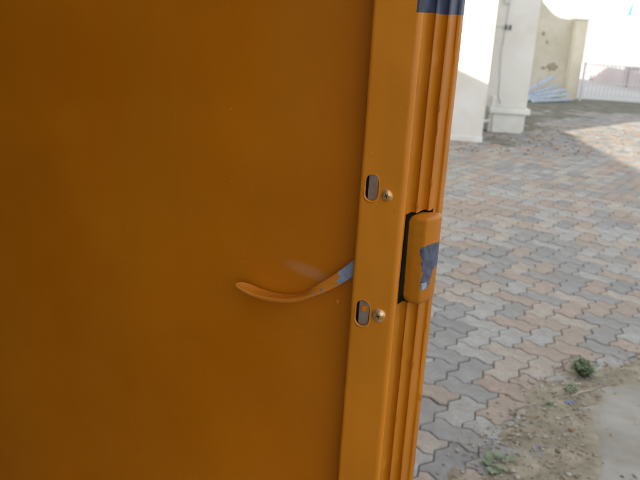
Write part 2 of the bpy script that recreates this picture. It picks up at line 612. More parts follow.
# ------------------------------------------------------------------ buildings and walls
# white house at the left, its corner showing past the door edge
def shell_wall(name, x0, x1, y0, y1, z0, z1, m, parent, step=0.25):
    bm = bmesh.new()
    box(bm, x0, x1, y0, y1, z0, z1, 0, bev=0.012)
    return obj(name, bm, m, parent, smooth=40)

wh = thing('white_house', 'smooth white house wall corner just right of the orange door edge', 'house', (-1.0, 9.0, 0))
shell_wall('wall', -5.0, 2.865, 0.0, 0.95, -0.03, 5.6, M['wall_white'], wh)
bm = bmesh.new()
box(bm, -5.2, 2.9, -0.05, 1.0, 5.602, 5.7)
obj('roof', bm, M['roof'], wh)
bm = bmesh.new()
box(bm, -5.0, 2.872, -0.006, 0.956, -0.028, 0.06, bev=0.002)
obj('plinth', bm, M['box_white'], wh)

wc = thing('white_column', 'broad white column behind the house corner with a trough at its foot', 'column', (2.0, 10.1, 0))
shell_wall('shaft', -0.6, 0.636, 0.0, 1.4, -0.03, 5.2, M['wall_white'], wc)
# conduit with clips running down the column
bm = bmesh.new()
px = 0.225
tube(bm, [(px + 0.015, -0.016, 1.75), (px, -0.016, 1.3), (px - 0.02, -0.016, 1.0), (px + 0.005, -0.016, 0.7), (px + 0.02, -0.016, 0.45), (px + 0.06, -0.018, 0.36)], 0.008, 8)
obj('conduit', bm, M['grey_plastic'], wc, smooth=50)
bm = bmesh.new()
tube(bm, [(0.10, -0.014, 1.34), (0.20, -0.016, 1.335), (0.29, -0.016, 1.33)], 0.006, 6)
obj('cable', bm, M['grey_plastic'], wc, smooth=50)
for dx in (-0.012, 0.045):
    bm = bmesh.new()
    box(bm, px + dx, px + dx + 0.022, -0.04, -0.003, 1.30, 1.36, bev=0.004)
    obj('clip', bm, M['dark_plastic'], wc)
bm = bmesh.new()
box(bm, 0.16, 0.24, -0.035, -0.003, 1.62, 1.72, bev=0.008)
obj('junction_box', bm, M['grey_plastic'], wc)

tr = thing('drain_trough', 'low white trough with a flared rim at the foot of the column', 'trough', (2.36, 9.9, 0))
bm = bmesh.new()
v = box(bm, -0.205, 0.215, 0, 0.195, -0.01, 0.25)
for q in v[:4]:
    q.co.x *= 0.94
    q.co.y = 0.012 + q.co.y * 0.97
bmesh.ops.bevel(bm, geom=list(bm.edges), offset=0.012, segments=3, affect='EDGES')
obj('body', bm, M['box_white'], tr, smooth=40)
bm = bmesh.new()
x0, x1, y0, y1 = -0.25, 0.272, -0.035, 0.197
for a, b, c, d in ((x0, x1, y0, y0 + 0.045), (x0, x1, y1 - 0.03, y1), (x0, x0 + 0.045, y0 + 0.045, y1 - 0.03), (x1 - 0.045, x1, y0 + 0.045, y1 - 0.03)):
    box(bm, a, b, c, d, 0.252, 0.325, bev=0.008)
obj('rim', bm, M['box_white'], tr, smooth=40)
bm = bmesh.new()
box(bm, -0.204, 0.226, 0.011, 0.166, 0.255, 0.285)
obj('fill', bm, M['moss'], tr)

ps = thing('pipe_stub', 'short white upright pipe stub with elbow left of the trough rim', 'pipe', (2.13, 9.98, 0))
bm = bmesh.new()
tube(bm, [(0.02, 0, 0.0), (0.02, 0, 0.2), (0.025, 0, 0.44)], 0.030, 12)
obj('pipe', bm, M['box_white'], ps, smooth=50)
bm = bmesh.new()
tube(bm, [(0.025, 0, 0.40), (0.025, 0, 0.47)], 0.037, 12)
obj('collar', bm, M['box_white'], ps, smooth=50)
bm = bmesh.new()
tube(bm, [(0.015, -0.01, 0.14), (-0.06, -0.02, 0.13), (-0.11, -0.02, 0.12)], 0.024, 10)
obj('elbow', bm, M['box_white'], ps, smooth=50)

# cream boundary wall with a swooping top and an end pillar
cw = thing('cream_wall', 'weathered cream boundary wall with a swooping top and an end pillar', 'wall', (3.2, 15.1, 0))
top = [(-0.3, 3.0), (0.5, 3.0), (0.62, 2.5), (0.72, 2.1), (0.83, 1.80), (0.98, 1.66), (1.08, 1.58), (1.2, 1.53), (1.32, 1.515), (1.472, 1.51)]
bm = bmesh.new()
fr = [bm.verts.new((x, 0.20, z)) for x, z in top] + [bm.verts.new((top[-1][0], 0.20, -0.03)), bm.verts.new((top[0][0], 0.20, -0.03))]
bk = [bm.verts.new((q.co.x, 0.38, q.co.z)) for q in fr]
bm.faces.new(fr)
bm.faces.new(bk[::-1])
for k in range(len(fr)):
    bm.faces.new((fr[k], bk[k], bk[(k + 1) % len(fr)], fr[(k + 1) % len(fr)]))
obj('wall', bm, M['wall_cream'], cw)
bm = bmesh.new()
box(bm, 1.474, 1.70, 0, 0.42, -0.03, 1.50, bev=0.01)
obj('pillar', bm, M['pillar_cream'], cw, smooth=40)
bm = bmesh.new()
box(bm, 1.468, 1.706, -0.006, 0.426, 1.502, 1.54, bev=0.01)
obj('pillar_cap', bm, M['pillar_cream'], cw, smooth=40)
def blotch(name, cx, cz, rx, rz, seed, m, parent, y):
    bm = bmesh.new()
    ring = []
    for k in range(26):
        a = k / 26 * 2 * math.pi
        r = 1 + 0.45 * fbm(math.cos(a) * 1.4, math.sin(a) * 1.4, seed, 1.3)
        ring.append(bm.verts.new((cx + rx * r * math.cos(a), y, cz + rz * r * math.sin(a))))
    f = bm.faces.new(ring)
    e = bmesh.ops.extrude_face_region(bm, geom=[f])
    for v in e['geom']:
        if isinstance(v, bmesh.types.BMVert):
            v.co.y += 0.003
    return obj(name, bm, m, parent)
blotch('damp_stain', 1.175, 0.60, 0.11, 0.085, 4, M['stain'], cw, 0.196)
blotch('bare_spot', 1.015, 1.06, 0.028, 0.035, 9, M['stain'], cw, 0.196)
blotch('bare_spot', 0.92, 1.22, 0.035, 0.04, 15, M['stain'], cw, 0.196)
blotch('bare_spot', 1.01, 0.57, 0.05, 0.03, 21, M['stain'], cw, 0.196)

# pale blue boards in a heap against the cream wall
boards = [((3.62, 14.45, 0.10), (4.36, 14.98, 0.42), 0.085, 'uppermost pale blue board of the heap, propped highest against the cream wall'),
          ((3.60, 14.42, 0.03), (4.44, 14.9, 0.27), 0.09, 'pale blue board second from the top of the heap by the cream wall'),
          ((3.60, 14.30, 0.03), (4.56, 14.82, 0.205), 0.09, 'long pale blue board in the middle of the heap by the cream wall'),
          ((3.70, 14.22, 0.03), (4.60, 14.72, 0.125), 0.10, 'pale blue board near the bottom of the heap by the cream wall'),
          ((3.78, 14.12, 0.015), (4.62, 14.58, 0.045), 0.10, 'pale blue board lying flat on the ground at the front of the heap')]
for k, (a, b, wd, lab) in enumerate(boards):
    a, b = Vector(a), Vector(b)
    t = (b - a).normalized()
    s = t.cross(Vector((0, 0, 1))).normalized()
    up = s.cross(t)
    bm = bmesh.new()
    L = (b - a).length
    # shallow trough section, like a gutter length
    sec = [(-wd / 2, 0.03), (-wd / 2 + 0.008, -0.012), (wd / 2 - 0.008, -0.012), (wd / 2, 0.03), (wd / 2 - 0.01, 0.03), (wd / 2 - 0.016, -0.002), (-wd / 2 + 0.016, -0.002), (-wd / 2 + 0.01, 0.03)]
    r0 = [bm.verts.new(s * u + up * v_) for u, v_ in sec]
    r1 = [bm.verts.new(s * u + up * v_ + t * L) for u, v_ in sec]
    for i in range(8):
        bm.faces.new((r0[i], r0[(i + 1) % 8], r1[(i + 1) % 8], r1[i]))
    bm.faces.new(r0[::-1])
    bm.faces.new(r1)
    o = obj('pale_blue_board', bm, M['board_blue'], loc=tuple(a))
    tag(o, lab, 'board', 'pale blue boards heaped by the cream wall')

# barred gate
gt = thing('barred_gate', 'low pale metal gate of thin vertical bars beside the cream pillar', 'gate', (4.93, 15.0, 0))
GW = 3.4
bm = bmesh.new()
box(bm, -0.005, 0.005, -0.005, 0.005, 0.085, 0.715)
bmesh.ops.bevel(bm, geom=list(bm.edges), offset=0.001, segments=1, affect='EDGES')
barme = bpy.data.meshes.new('bar')
bm.to_mesh(barme)
bm.free()
barme.materials.append(M['gate'])
nb = int(GW / 0.078)
for k in range(nb):
    o = bpy.data.objects.new('bar', barme)
    C.objects.link(o)
    o.parent = gt
    o.location = (0.05 + k * 0.078, 0, 0)
for z in (0.07, 0.365, 0.70):
    bm = bmesh.new()
    box(bm, 0.0, GW, -0.012, 0.012, z - 0.007, z + 0.007, bev=0.002)
    obj('rail', bm, M['gate'], gt)
for x in (0.0, GW):
    bm = bmesh.new()
    box(bm, x - 0.02, x + 0.02, -0.02, 0.02, -0.02, 0.74, bev=0.004)
    obj('gate_post', bm, M['gate'], gt)

# far boundary wall across the road
fw = thing('far_wall', 'washed out pinkish boundary wall with darker posts across the road', 'wall', (7.1, 22.0, 0))
fd = Vector((0.6, -3.6, 0)).normalized()
ang = math.atan2(fd.y, fd.x)
fw.rotation_euler[2] = ang
bm = bmesh.new()
n = 60
x0, x1 = -6.0, 14.0
for k in range(n):
    a = x0 + (x1 - x0) * k / n
    b = x0 + (x1 - x0) * (k + 1) / n
    za = 0.40 + 0.05 * fbm(a, 0, 3, 0.9)
    zb = 0.40 + 0.05 * fbm(b, 0, 3, 0.9)
    v = [bm.verts.new(p) for p in ((a, 0, -0.02), (b, 0, -0.02), (b, 0, zb), (a, 0, za), (a, 0.25, -0.02), (b, 0.25, -0.02), (b, 0.25, zb), (a, 0.25, za))]
    for q in ((0, 1, 2, 3), (5, 4, 7, 6), (3, 2, 6, 7)):
        bm.faces.new([v[i] for i in q])
bmesh.ops.remove_doubles(bm, verts=bm.verts, dist=0.0005)
obj('wall', bm, M['far_wall'], fw)
for x in (-5, -3.2, -1.4, 0.72, 2.5, 4.4, 6.3, 8.2, 10.1):
    bm = bmesh.new()
    box(bm, x - 0.07, x + 0.07, -0.05, 0.30, -0.02, 0.50, bev=0.01)
    obj('post', bm, M['far_post'], fw)

# teal pennant on a pale pole far beyond the gate
tp = thing('teal_pennant', 'small teal pennant high on a pale pole beyond the gate', 'pennant', (15.05, 40.0, 0))
bm = bmesh.new()
tube(bm, [(0.06, 0, -0.02), (0.06, 0, 2.9)], 0.02, 8)
obj('pole', bm, M['pole'], tp, smooth=50)
bm = bmesh.new()
cols = []
for k in range(7):
    f = k / 6
    z = 2.62 - 0.55 * f
    wd = 0.07 + 0.12 * f
    cols.append([bm.verts.new((0.04 - wd - 0.05 * f + wd * 1.0 * q / 4, 0.02 * math.sin(q * 1.6 + k * 0.4) - 0.03, z)) for q in range(5)])
for a, b in zip(cols, cols[1:]):
    for q in range(4):
        bm.faces.new((a[q], a[q + 1], b[q + 1], b[q]))
o = obj('cloth', bm, M['teal'], tp)
sm = o.modifiers.new('thick', 'SOLIDIFY'); sm.thickness = 0.006

# ------------------------------------------------------------------ house and added shed on the camera's side
nh = thing('near_house', 'single storey house behind the open door, beyond the left of the picture', 'house', (-2.5, -6.0, 0))
shell_wall('wall', -4.5, 0.0, 0, 10.8, -0.03, 2.62, M['wall_cream'], nh)
bm = bmesh.new()
prof = [(0.37, 2.70), (-2.25, 3.70), (-4.87, 2.70), (-4.87, 2.62), (-2.25, 3.60), (0.37, 2.62)]
a = [bm.verts.new((x, -0.2, z)) for x, z in prof]
b = [bm.verts.new((x, 10.95, z)) for x, z in prof]
bm.faces.new(a); bm.faces.new(b[::-1])
for k in range(6):
    bm.faces.new((a[k], b[k], b[(k + 1) % 6], a[(k + 1) % 6]))
obj('roof', bm, M['roof'], nh)

sh = thing('added_shed', 'unseen dark brown steel shed added to shade the open door from the left', 'shed', (-0.52, 0.9, 0))  # out of view, added to darken the left side of the door panel
bm = bmesh.new()
box(bm, -0.03, 0.0, 0.02, 1.9, -0.02, 2.35)
obj('added_front_panel', bm, M['shed'], sh)
bm = bmesh.new()
box(bm, -0.03, 0.0, -1.9, -0.64, -0.02, 2.35)
obj('added_front_panel', bm, M['shed'], sh)
bm = bmesh.new()
box(bm, -1.4, -1.37, -1.9, 1.9, -0.02, 2.35)
obj('added_back_panel', bm, M['shed'], sh)
for y in (-1.93, 1.9):
    bm = bmesh.new()
    box(bm, -1.4, 0.0, y, y + 0.03, -0.02, 2.35)
    obj('added_side_panel', bm, M['shed'], sh)
bm = bmesh.new()
box(bm, -1.42, 0.36, -1.95, 1.95, 2.353, 2.39)  # overhang added to keep sky light off the door
obj('roof', bm, M['roof'], sh)  # roof of the added shed

# ------------------------------------------------------------------ the door
YW = R(23)
AX, AY = 0.06726, 0.59060
door = thing('metal_door', 'orange painted metal door standing open with its lever handle and edge latch', 'door', (AX, AY, ZB), -YW)
Z0, Z1 = 0.0, 1.62                 # local heights
mm = 0.001
def zl(z):                          # world height in mm to door-local metres
    return z * mm - ZB

# outer skin
bm = bmesh.new()
def skin_w(u, z):
    w = 0.0230 + 0.0009 * fbm(u, z, 2, 3.2, 2) + 0.0004 * fbm(u, z, 6, 14, 2)
    k = min(1, max(0, (u + 0.034) / 0.020))      # steps out to the hemmed edge behind the flange
    return w + (0.0585 - w) * k * k * (3 - 2 * k)
us = [-0.62 + 0.634 * k / 60 for k in range(61)]
zs = [Z0 + (Z1 - Z0) * k / 110 for k in range(111)]
grid = []
for u in us:
    col = []
    for z in zs:
        w = skin_w(u, z)
        col.append(bm.verts.new((u, w, z)))
    grid.append(col)
for i in range(60):
    for j in range(110):
        f = bm.faces.new((grid[i][j], grid[i + 1][j], grid[i + 1][j + 1], grid[i][j + 1]))
        f.smooth = True
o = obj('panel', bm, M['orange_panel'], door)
md = o.modifiers.new('thick', 'SOLIDIFY'); md.thickness = 0.0012; md.offset = 1

# inner flange with two slots
def stadium(cx, cz, w, h, n=10):
    r = w / 2
    pts = []
    for k in range(n + 1):
        a = math.pi * k / n
        pts.append((cx + r * math.cos(a), cz + (h / 2 - r) + r * math.sin(a)))
    for k in range(n + 1):
        a = math.pi + math.pi * k / n
        pts.append((cx + r * math.cos(a), cz - (h / 2 - r) + r * math.sin(a)))
    return pts
SLOTS = [(-0.0298, zl(1263.2), 0.0115, 0.0225), (-0.0292, zl(1152.2), 0.0125, 0.0240)]
bm = bmesh.new()
outer = []
nz_ = 160
FL, FR = -0.0375, -0.0055
for k in range(nz_ + 1):
    z = Z0 + (Z1 - Z0) * k / nz_
    outer.append((FR, z))
for k in range(nz_, -1, -1):
    z = Z0 + (Z1 - Z0) * k / nz_
    outer.append((FL, z))
loops = [outer] + [stadium(*s) for s in SLOTS]
edges = []
for lp in loops:
    vs = [bm.verts.new((x, 0, z)) for x, z in lp]
    for i in range(len(vs)):
        edges.append(bm.edges.new((vs[i - 1], vs[i])))
bmesh.ops.triangle_fill(bm, use_beauty=True, edges=edges, use_dissolve=False)
# drop triangles that fell inside the slots
kill = [f for f in bm.faces if any(inpoly(f.calc_center_median().x, f.calc_center_median().z, lp) for lp in loops[1:])]
bmesh.ops.delete(bm, geom=kill, context='FACES')
ret = bmesh.ops.extrude_face_region(bm, geom=list(bm.faces))
for v in ret['geom']:
    if isinstance(v, bmesh.types.BMVert):
        v.co.y += 0.0016
# folded lip at the left edge, and inner web that joins flange to skin
o = obj('inner_flange', bm, M['orange_flange'], door)

bm = bmesh.new()
prev = None
for k in range(121):
    z = Z0 + (Z1 - Z0) * k / 120
    dx = 0.0005 * fbm(0, z, 8, 9, 3)
    row = [bm.verts.new((x * mm + dx * min(1, i / 3), y * mm, z)) for i, (x, y) in enumerate(
        [(-37.5, 0), (-38.8, 0.12), (-39.9, 0.55), (-40.7, 1.3), (-41.2, 2.4), (-41.4, 4), (-41.6, 12), (-42.0, 27)])]
    if prev:
        for i in range(7):
            bm.faces.new((prev[i], prev[i + 1], row[i + 1], row[i]))
    prev = row
obj('flange_lip', bm, M['orange_flange'], door, smooth=60)
# rolled rims round the slots
for cx, cz, w, h in SLOTS:
    bm = bmesh.new()
    pts = stadium(cx, cz, w + 0.0012, h + 0.0012, 10)
    n = len(pts)
    rings = []
    for i, (x, z) in enumerate(pts):
        d = Vector((x - cx, 0, z - cz)).normalized()
        low = max(0, -(z - cz) / (h / 2))
        r = 0.00045 + 0.00075 * low
        rings.append([bm.verts.new(Vector((x, 0.0002, z)) + d * r * 1.1 * math.cos(a) + Vector((0, -1, 0)) * r * 0.8 * math.sin(a)) for a in [2 * math.pi * q / 8 for q in range(8)]])
    for i in range(n):
        for q in range(8):
            bm.faces.new((rings[i - 1][q], rings[i - 1][(q + 1) % 8], rings[i][(q + 1) % 8], rings[i][q]))
    bmesh.ops.remove_doubles(bm, verts=bm.verts, dist=0.00005)
    obj('slot_rim', bm, M['orange_flange'], door, smooth=60)
# straps seen through the slots
for idx, (cx, cz, w, h) in enumerate(SLOTS):
    bm = bmesh.new()
    box(bm, cx - w * 0.40 + 0.0006, cx + w * 0.34 + 0.0006, 0.0028, 0.0042, cz - h * 0.75, cz + h * 0.75, bev=0.0008)
    o = obj('lock_strap', bm, M['steel'], door, smooth=40)
    if idx == 1:
        bm = bmesh.new()
        tube(bm, [(cx + 0.0006, 0.0027, cz + 0.0035), (cx + 0.0006, 0.0019, cz + 0.0035)], [0.0033, 0.0026], 14)
        obj('rivet', bm, M['orange_flange'], o, smooth=40)
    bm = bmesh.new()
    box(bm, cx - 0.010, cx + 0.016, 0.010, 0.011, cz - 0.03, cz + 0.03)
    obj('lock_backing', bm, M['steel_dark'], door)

# screws
for cx, z, r in ((-0.0160, 1259.0, 0.0050), (-0.0140, 1153.8, 0.0062)):
    cz = zl(z)
    bm = bmesh.new()
    prof = [(1.0, 0.0), (1.0, 0.10), (0.93, 0.26), (0.78, 0.40), (0.55, 0.50), (0.30, 0.55), (0.16, 0.55), (0.10, 0.30), (0.0, 0.28)]
    rings = []
    n = 24
    for i, (pr, ph) in enumerate(prof):
        if pr == 0:
            rings.append([bm.verts.new((cx, -ph * r, cz))])
            continue
        ring = []
        for q in range(n):
            a = 2 * math.pi * q / n
            rr = pr
            if 5 <= i <= 7:      # cross recess
                rr = pr + (0.22 if (q % 6) == 1 else 0)
            rw = rr * r * (1 + 0.02 * math.sin(3 * a + cz * 90))
            ring.append(bm.verts.new((cx + rw * math.cos(a), -ph * r, cz + rw * math.sin(a))))
        rings.append(ring)
    for a, b in zip(rings, rings[1:]):
        for q in range(n):
            if len(b) == 1:
                bm.faces.new((a[q], a[(q + 1) % n], b[0]))
            else:
                bm.faces.new((a[q], a[(q + 1) % n], b[(q + 1) % n], b[q]))
    s = obj('screw', bm, M['screw'], door, smooth=50)
    bm = bmesh.new()
    for ang_ in (0.4, 0.4 + math.pi / 2):
        dx, dz = math.cos(ang_), math.sin(ang_)
        a_ = Vector((cx, -0.560 * r, cz))
        t = Vector((dx, 0, dz)) * r * 0.36
        s_ = Vector((-dz, 0, dx)) * r * 0.075
        dep = Vector((0, 0.12 * r, 0))
        if ang_ > 1:
            a_ = a_ + Vector((0, -0.00003, 0))
        v = [bm.verts.new(a_ + p) for p in (-t - s_, t - s_, t + s_, -t + s_)]
        v2 = [bm.verts.new(q.co + dep) for q in v]
        bm.faces.new(v); bm.faces.new(v2[::-1])
        for k in range(4):
            bm.faces.new((v[k], v2[k], v2[(k + 1) % 4], v[(k + 1) % 4]))
    obj('cross_recess', bm, M['steel_dark'], s)

# folded edge of the door, stepped
PROF = [(-5.5, 0), (-4.0, 0.08), (-2.6, 0.45), (-1.4, 1.1), (-0.5, 2.1), (0.0, 3.6), (0.7, 9), (1.2, 13.6), (2.1, 15.2), (4.5, 15.0),
        (5.4, 14.0), (5.9, 13.6), (6.4, 14.1), (6.7, 16), (7.1, 23), (7.5, 28), (8.5, 29.6), (10.6, 29.3), (11.5, 28.4), (12.0, 28.0), (12.5, 28.5),
        (13.0, 30.5), (13.2, 40), (13.5, 46), (14.1, 47.3), (15.2, 47.1), (16.1, 47.6), (16.6, 49.5), (16.8, 57), (16.3, 59.4), (14.8, 60.6), (12, 60.8), (6, 60.8)]
LZ0, LZ1 = zl(1165.2), zl(1244.6)
def edge_mesh(bm, prof, z0, z1, wob=True):
    n = max(2, int((z1 - z0) / 0.004))
    prev = None
    for k in range(n + 1):
        z = z0 + (z1 - z0) * k / n
        row = []
        for i, (u, w) in enumerate(prof):
            du = dw = 0
            if i > 1:
                s = min(1, (i - 1) / 4)
                du = s * (0.22 * fbm(i * 0.09, z, 1, 22, 4))
                dw = s * 0.3 * fbm(i * 0.09, z, 7, 22, 4)
                # drips and nicks on the ridges
                nick = noise.noise(Vector((i * 0.55, z * 55, 3)))
                if nick > 0.42:
                    du += (nick - 0.42) * 3.0 * s
                if nick < -0.5:
                    du += (nick + 0.5) * 2.0 * s
            row.append(bm.verts.new(((u + du) * mm, (w + dw) * mm, z)))
        if prev:
            for i in range(len(prof) - 1):
                f_ = bm.faces.new((prev[i], prev[i + 1], row[i + 1], row[i]))
                if prof[i][1] < 2.0:
                    f_.material_index = 1
        prev = row
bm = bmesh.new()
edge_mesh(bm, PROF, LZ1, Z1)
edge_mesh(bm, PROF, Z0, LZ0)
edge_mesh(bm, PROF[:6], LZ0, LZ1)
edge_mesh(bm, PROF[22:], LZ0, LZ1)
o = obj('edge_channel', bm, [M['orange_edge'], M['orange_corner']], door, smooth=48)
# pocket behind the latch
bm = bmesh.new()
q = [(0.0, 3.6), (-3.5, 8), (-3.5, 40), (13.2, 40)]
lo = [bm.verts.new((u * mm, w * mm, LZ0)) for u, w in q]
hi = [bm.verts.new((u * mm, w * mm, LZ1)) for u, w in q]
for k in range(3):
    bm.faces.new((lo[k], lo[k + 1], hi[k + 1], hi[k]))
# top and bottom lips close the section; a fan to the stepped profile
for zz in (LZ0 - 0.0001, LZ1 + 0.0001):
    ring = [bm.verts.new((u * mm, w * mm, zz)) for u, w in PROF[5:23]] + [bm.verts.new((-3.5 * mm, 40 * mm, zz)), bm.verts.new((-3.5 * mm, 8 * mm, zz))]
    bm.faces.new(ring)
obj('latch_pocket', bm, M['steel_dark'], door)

# latch bolt: rounded block with a chamfered outer side, blue primer showing through a chip
LP = [(0.9, 24), (1.0, 12), (1.5, 8.2), (3.0, 6.3), (7.4, 5.7), (10, 5.8), (13, 6.1), (15.5, 6.4), (17.2, 6.8), (17.8, 7.4), (19.4, 10.5), (21.2, 14.7), (22.8, 19.5), (23.6, 23.5), (24.0, 27), (23.8, 31), (22.8, 34), (20, 36)]
def resample(P, n):
    d = [0]
    for a, b in zip(P, P[1:]):
        d.append(d[-1] + math.hypot(b[0] - a[0], b[1] - a[1]))
    out = []
    for k in range(n + 1):
        s = d[-1] * k / n
        i = max(j for j in range(len(d)) if d[j] <= s + 1e-9)
        i = min(i, len(P) - 2)
        t = (s - d[i]) / (d[i + 1] - d[i])
        out.append((P[i][0] + (P[i + 1][0] - P[i][0]) * t, P[i][1] + (P[i + 1][1] - P[i][1]) * t))
    return out
LPr = resample(LP, 64)
CH = [(14.6, 1219), (18.3, 1218.5), (21.0, 1221.0), (24.6, 1219.5), (24.6, 1208), (24.4, 1201), (22.9, 1192), (21.6, 1183), (19.6, 1179.6), (17.6, 1182.5), (17.4, 1190), (17.9, 1197.5), (16.4, 1203), (16.7, 1209), (14.2, 1212)]
bm = bmesh.new()
z0m, z1m = 1166.8, 1243.0
nz2 = 110
prev = None
cw_ = 14.0
for k in range(nz2 + 1):
    f = k / nz2
    # rounded ends: section shrinks into the body near top and bottom
    zz = z0m + (z1m - z0m) * f
    e = min(zz - z0m, z1m - zz)
    row = []
    for (u, w) in LPr:
        rad = (5.0 if zz < 1200 else 3.0) + max(0, 9 - u) * 0.55
        sh_ = 0 if e > rad else (1 - math.sqrt(max(0, 1 - (1 - e / rad) ** 2))) * rad
        # taper: slightly narrower at the foot
        u2 = 14 + (u - 14) * (1 - 0.05 * (1 - f)) + 0.6 * (1 - f)
        c = Vector((14.0, 27.0))
        d = Vector((u2, w)) - c
        ln = d.length
        p = c + d * max(0.2, (ln - sh_) / ln)
        nn = 0.16 * fbm(u2 * 0.02, zz * 0.02, 3, 7, 3)
        # recessed where the chip is
        row.append(bm.verts.new(((p.x + nn) * mm, (p.y + nn) * mm, zz * mm - ZB)))
    if prev:
        for i in range(len(row) - 1):
            f_ = bm.faces.new((prev[i], prev[i + 1], row[i + 1], row[i]))
            cu = (prev[i].co.x + row[i + 1].co.x) / 2 / mm
            cz_ = zz - 0.35
            dd = polydist(cu, cz_, CH) + 0.9 * fbm(cu, cz_, 5, 0.35, 3)
            f_.material_index = 1 if dd > 0 else 0
            if dd > 0.5 and 1180 < cz_ < 1187 and cu < 21 + 0.4 * fbm(cu, cz_, 8, 0.3):
                f_.material_index = 2
    else:
        bm.faces.new(row)
    prev = row
bm.faces.new(prev[::-1])
lt = obj('latch', bm, [M['orange_edge'], M['blue_chip'], M['blue_pale']], door, smooth=40)
lt['label'] = 'orange latch bolt with a dark blue chip in its paint'

# lever handle: flat strip, face-on where it leaves the flange, twisting to a dished tip
HP = [  # u, z, w, width, twist (0 face to camera, 1 flat like a spoon), thickness
    (-12, 1217, 15, 12.5, 0.0, 3.0), (-28, 1202.5, 14, 12.5, 0.0, 3.0),
    (-42.7, 1188.6, 13, 12.0, 0.0, 3.0), (-52.4, 1179.6, 12.4, 11.3, 0.0, 3.0), (-62.8, 1170.4, 11.6, 10.6, 0.05, 3.0), (-72.5, 1162.4, 10.5, 9.6, 0.25, 3.0),
    (-81.4, 1155.3, 9.2, 9.0, 0.60, 4.0), (-92.5, 1148.4, 8.4, 11.0, 0.92, 4.8), (-106.9, 1143.6, 7.6, 13.0, 1.0, 5.2), (-121.8, 1142.0, 6.8, 14.5, 1.0, 5.2),
    (-137.1, 1142.8, 6.0, 14.5, 0.95, 5.0), (-147.2, 1145.4, 5.2, 13.0, 0.85, 4.8), (-153.2, 1147.6, 4.8, 10.5, 0.8, 4.4), (-156.5, 1149.3, 4.6, 7.5, 0.8, 3.4), (-158.2, 1150.3, 4.5, 2.5, 0.8, 1.6)]
def cr(P, t):
    n = len(P) - 1
    s = min(t * n, n - 1e-6)
    i = int(s)
    f = s - i
    a, b, c, d = P[max(0, i - 1)], P[i], P[min(n, i + 1)], P[min(n, i + 2)]
    return [0.5 * (2 * b[k] + (c[k] - a[k]) * f + (2 * a[k] - 5 * b[k] + 4 * c[k] - d[k]) * f * f + (3 * b[k] - a[k] - 3 * c[k] + d[k]) * f ** 3) for k in range(len(b))]
bm = bmesh.new()
NS = 170
prev = None
for k in range(NS + 1):
    t = k / NS
    u, z, w, wd, tw, th = cr(HP, t)
    ua, za, wa = cr(HP, max(0, t - 0.01))[:3]
    ub, zb, wb = cr(HP, min(1, t + 0.01))[:3]
    T = Vector((ub - ua, wb - wa, zb - za)).normalized()
    Wf = T.cross(Vector((0, -1, 0))).normalized()          # in the door plane, across the strip
    if Wf.z < 0:
        Wf = -Wf
    Wt = Vector((0, 1, 0.05))
    Wt = (Wt - T * Wt.dot(T)).normalized()
    A_ = (Wf * (1 - tw) + Wt * tw).normalized()
    Nn = T.cross(A_).normalized()
    if Nn.z < 0 and tw > 0.3:
        Nn = -Nn
    if tw <= 0.3 and Nn.y > 0:
        Nn = -Nn
    c = Vector((u, w, z)) + A_ * (wd / 2 - 1.6) * tw
    row = []
    ns = 20
    for q in range(ns):
        a = 2 * math.pi * q / ns
        ca, sa = math.cos(a), math.sin(a)
        # rounded rectangle
        x_ = (abs(ca) ** 0.45) * (1 if ca > 0 else -1) * wd / 2
        y_ = (abs(sa) ** 0.6) * (1 if sa > 0 else -1) * th / 2
        dish = tw * 1.4 * ((2 * x_ / max(wd, 1)) ** 2)       # turned-up rims
        p = c + A_ * x_ + Nn * (y_ + dish)
        p += Vector((1, 1, 1)) * 0.12 * fbm(p.x * 0.1, p.z * 0.1, 2, 2, 2)
        row.append(bm.verts.new((p.x * mm, p.y * mm, p.z * mm - ZB)))
    if prev:
        for q in range(ns):
            f_ = bm.faces.new((prev[q], prev[(q + 1) % ns], row[(q + 1) % ns], row[q]))
            cc = f_.calc_center_median()
            uu, zz = cc.x / mm, (cc.z + ZB) / mm
            nn = fbm(uu, zz, 5, 0.16, 3)
            s = (zz - z)                                     # height across the strip
            if uu > -61 + 6 * nn + (s < -1) * (2.5 if uu < -50 else 0) and tw < 0.3:
                f_.material_index = 1
            if -80 < uu < -70 and s < 0.5 and nn > -0.15:
                f_.material_index = 2
    else:
        bm.faces.new(row)
    prev = row
bm.faces.new(prev[::-1])
hd = obj('handle', bm, [M['orange_handle'], M['blue_pale'], M['steel']], door, smooth=60)
hd['label'] = 'curved orange lever handle with blue primer bared where it meets the flange'

# hidden pivot the lever is fixed to
bm = bmesh.new()
tube(bm, [(-0.0125, 0.012, zl(1217)), (-0.0125, 0.055, zl(1217))], 0.007, 16)
obj('handle_pivot', bm, M['steel'], door, smooth=40)

# paint blobs and specks on the skin
random.seed(5)
def blob(u, z, r, h=0.35, ring=False):
    bm = bmesh.new()
    res = bmesh.ops.create_uvsphere(bm, u_segments=12, v_segments=6, radius=1)
    w = skin_w(u, z)
    for v in bm.verts:
        v.co = Vector((u + v.co.x * r, w - 0.0003 + v.co.z * r * h, z + v.co.y * r * random.uniform(0.85, 1.15)))
    obj('paint_blob', bm, M['screw'] if ring else M['orange_flange'], door, smooth=60)
for u, zz, r in ((-62, 1148, 2.4), (-56, 1142, 0.9), (-89, 1150, 1.0), (-150, 1200, 0.9), (-157, 1202, 0.8), (-126, 1124, 0.9), (-98, 1110, 0.7), (-160, 1180, 0.8), (-210, 1090, 0.7), (-255, 1120, 0.7), (-140, 1095, 0.7), (-86, 1126, 0.8), (-185, 1140, 0.7)):
    blob(u * mm, zl(zz), r * mm * 0.8)

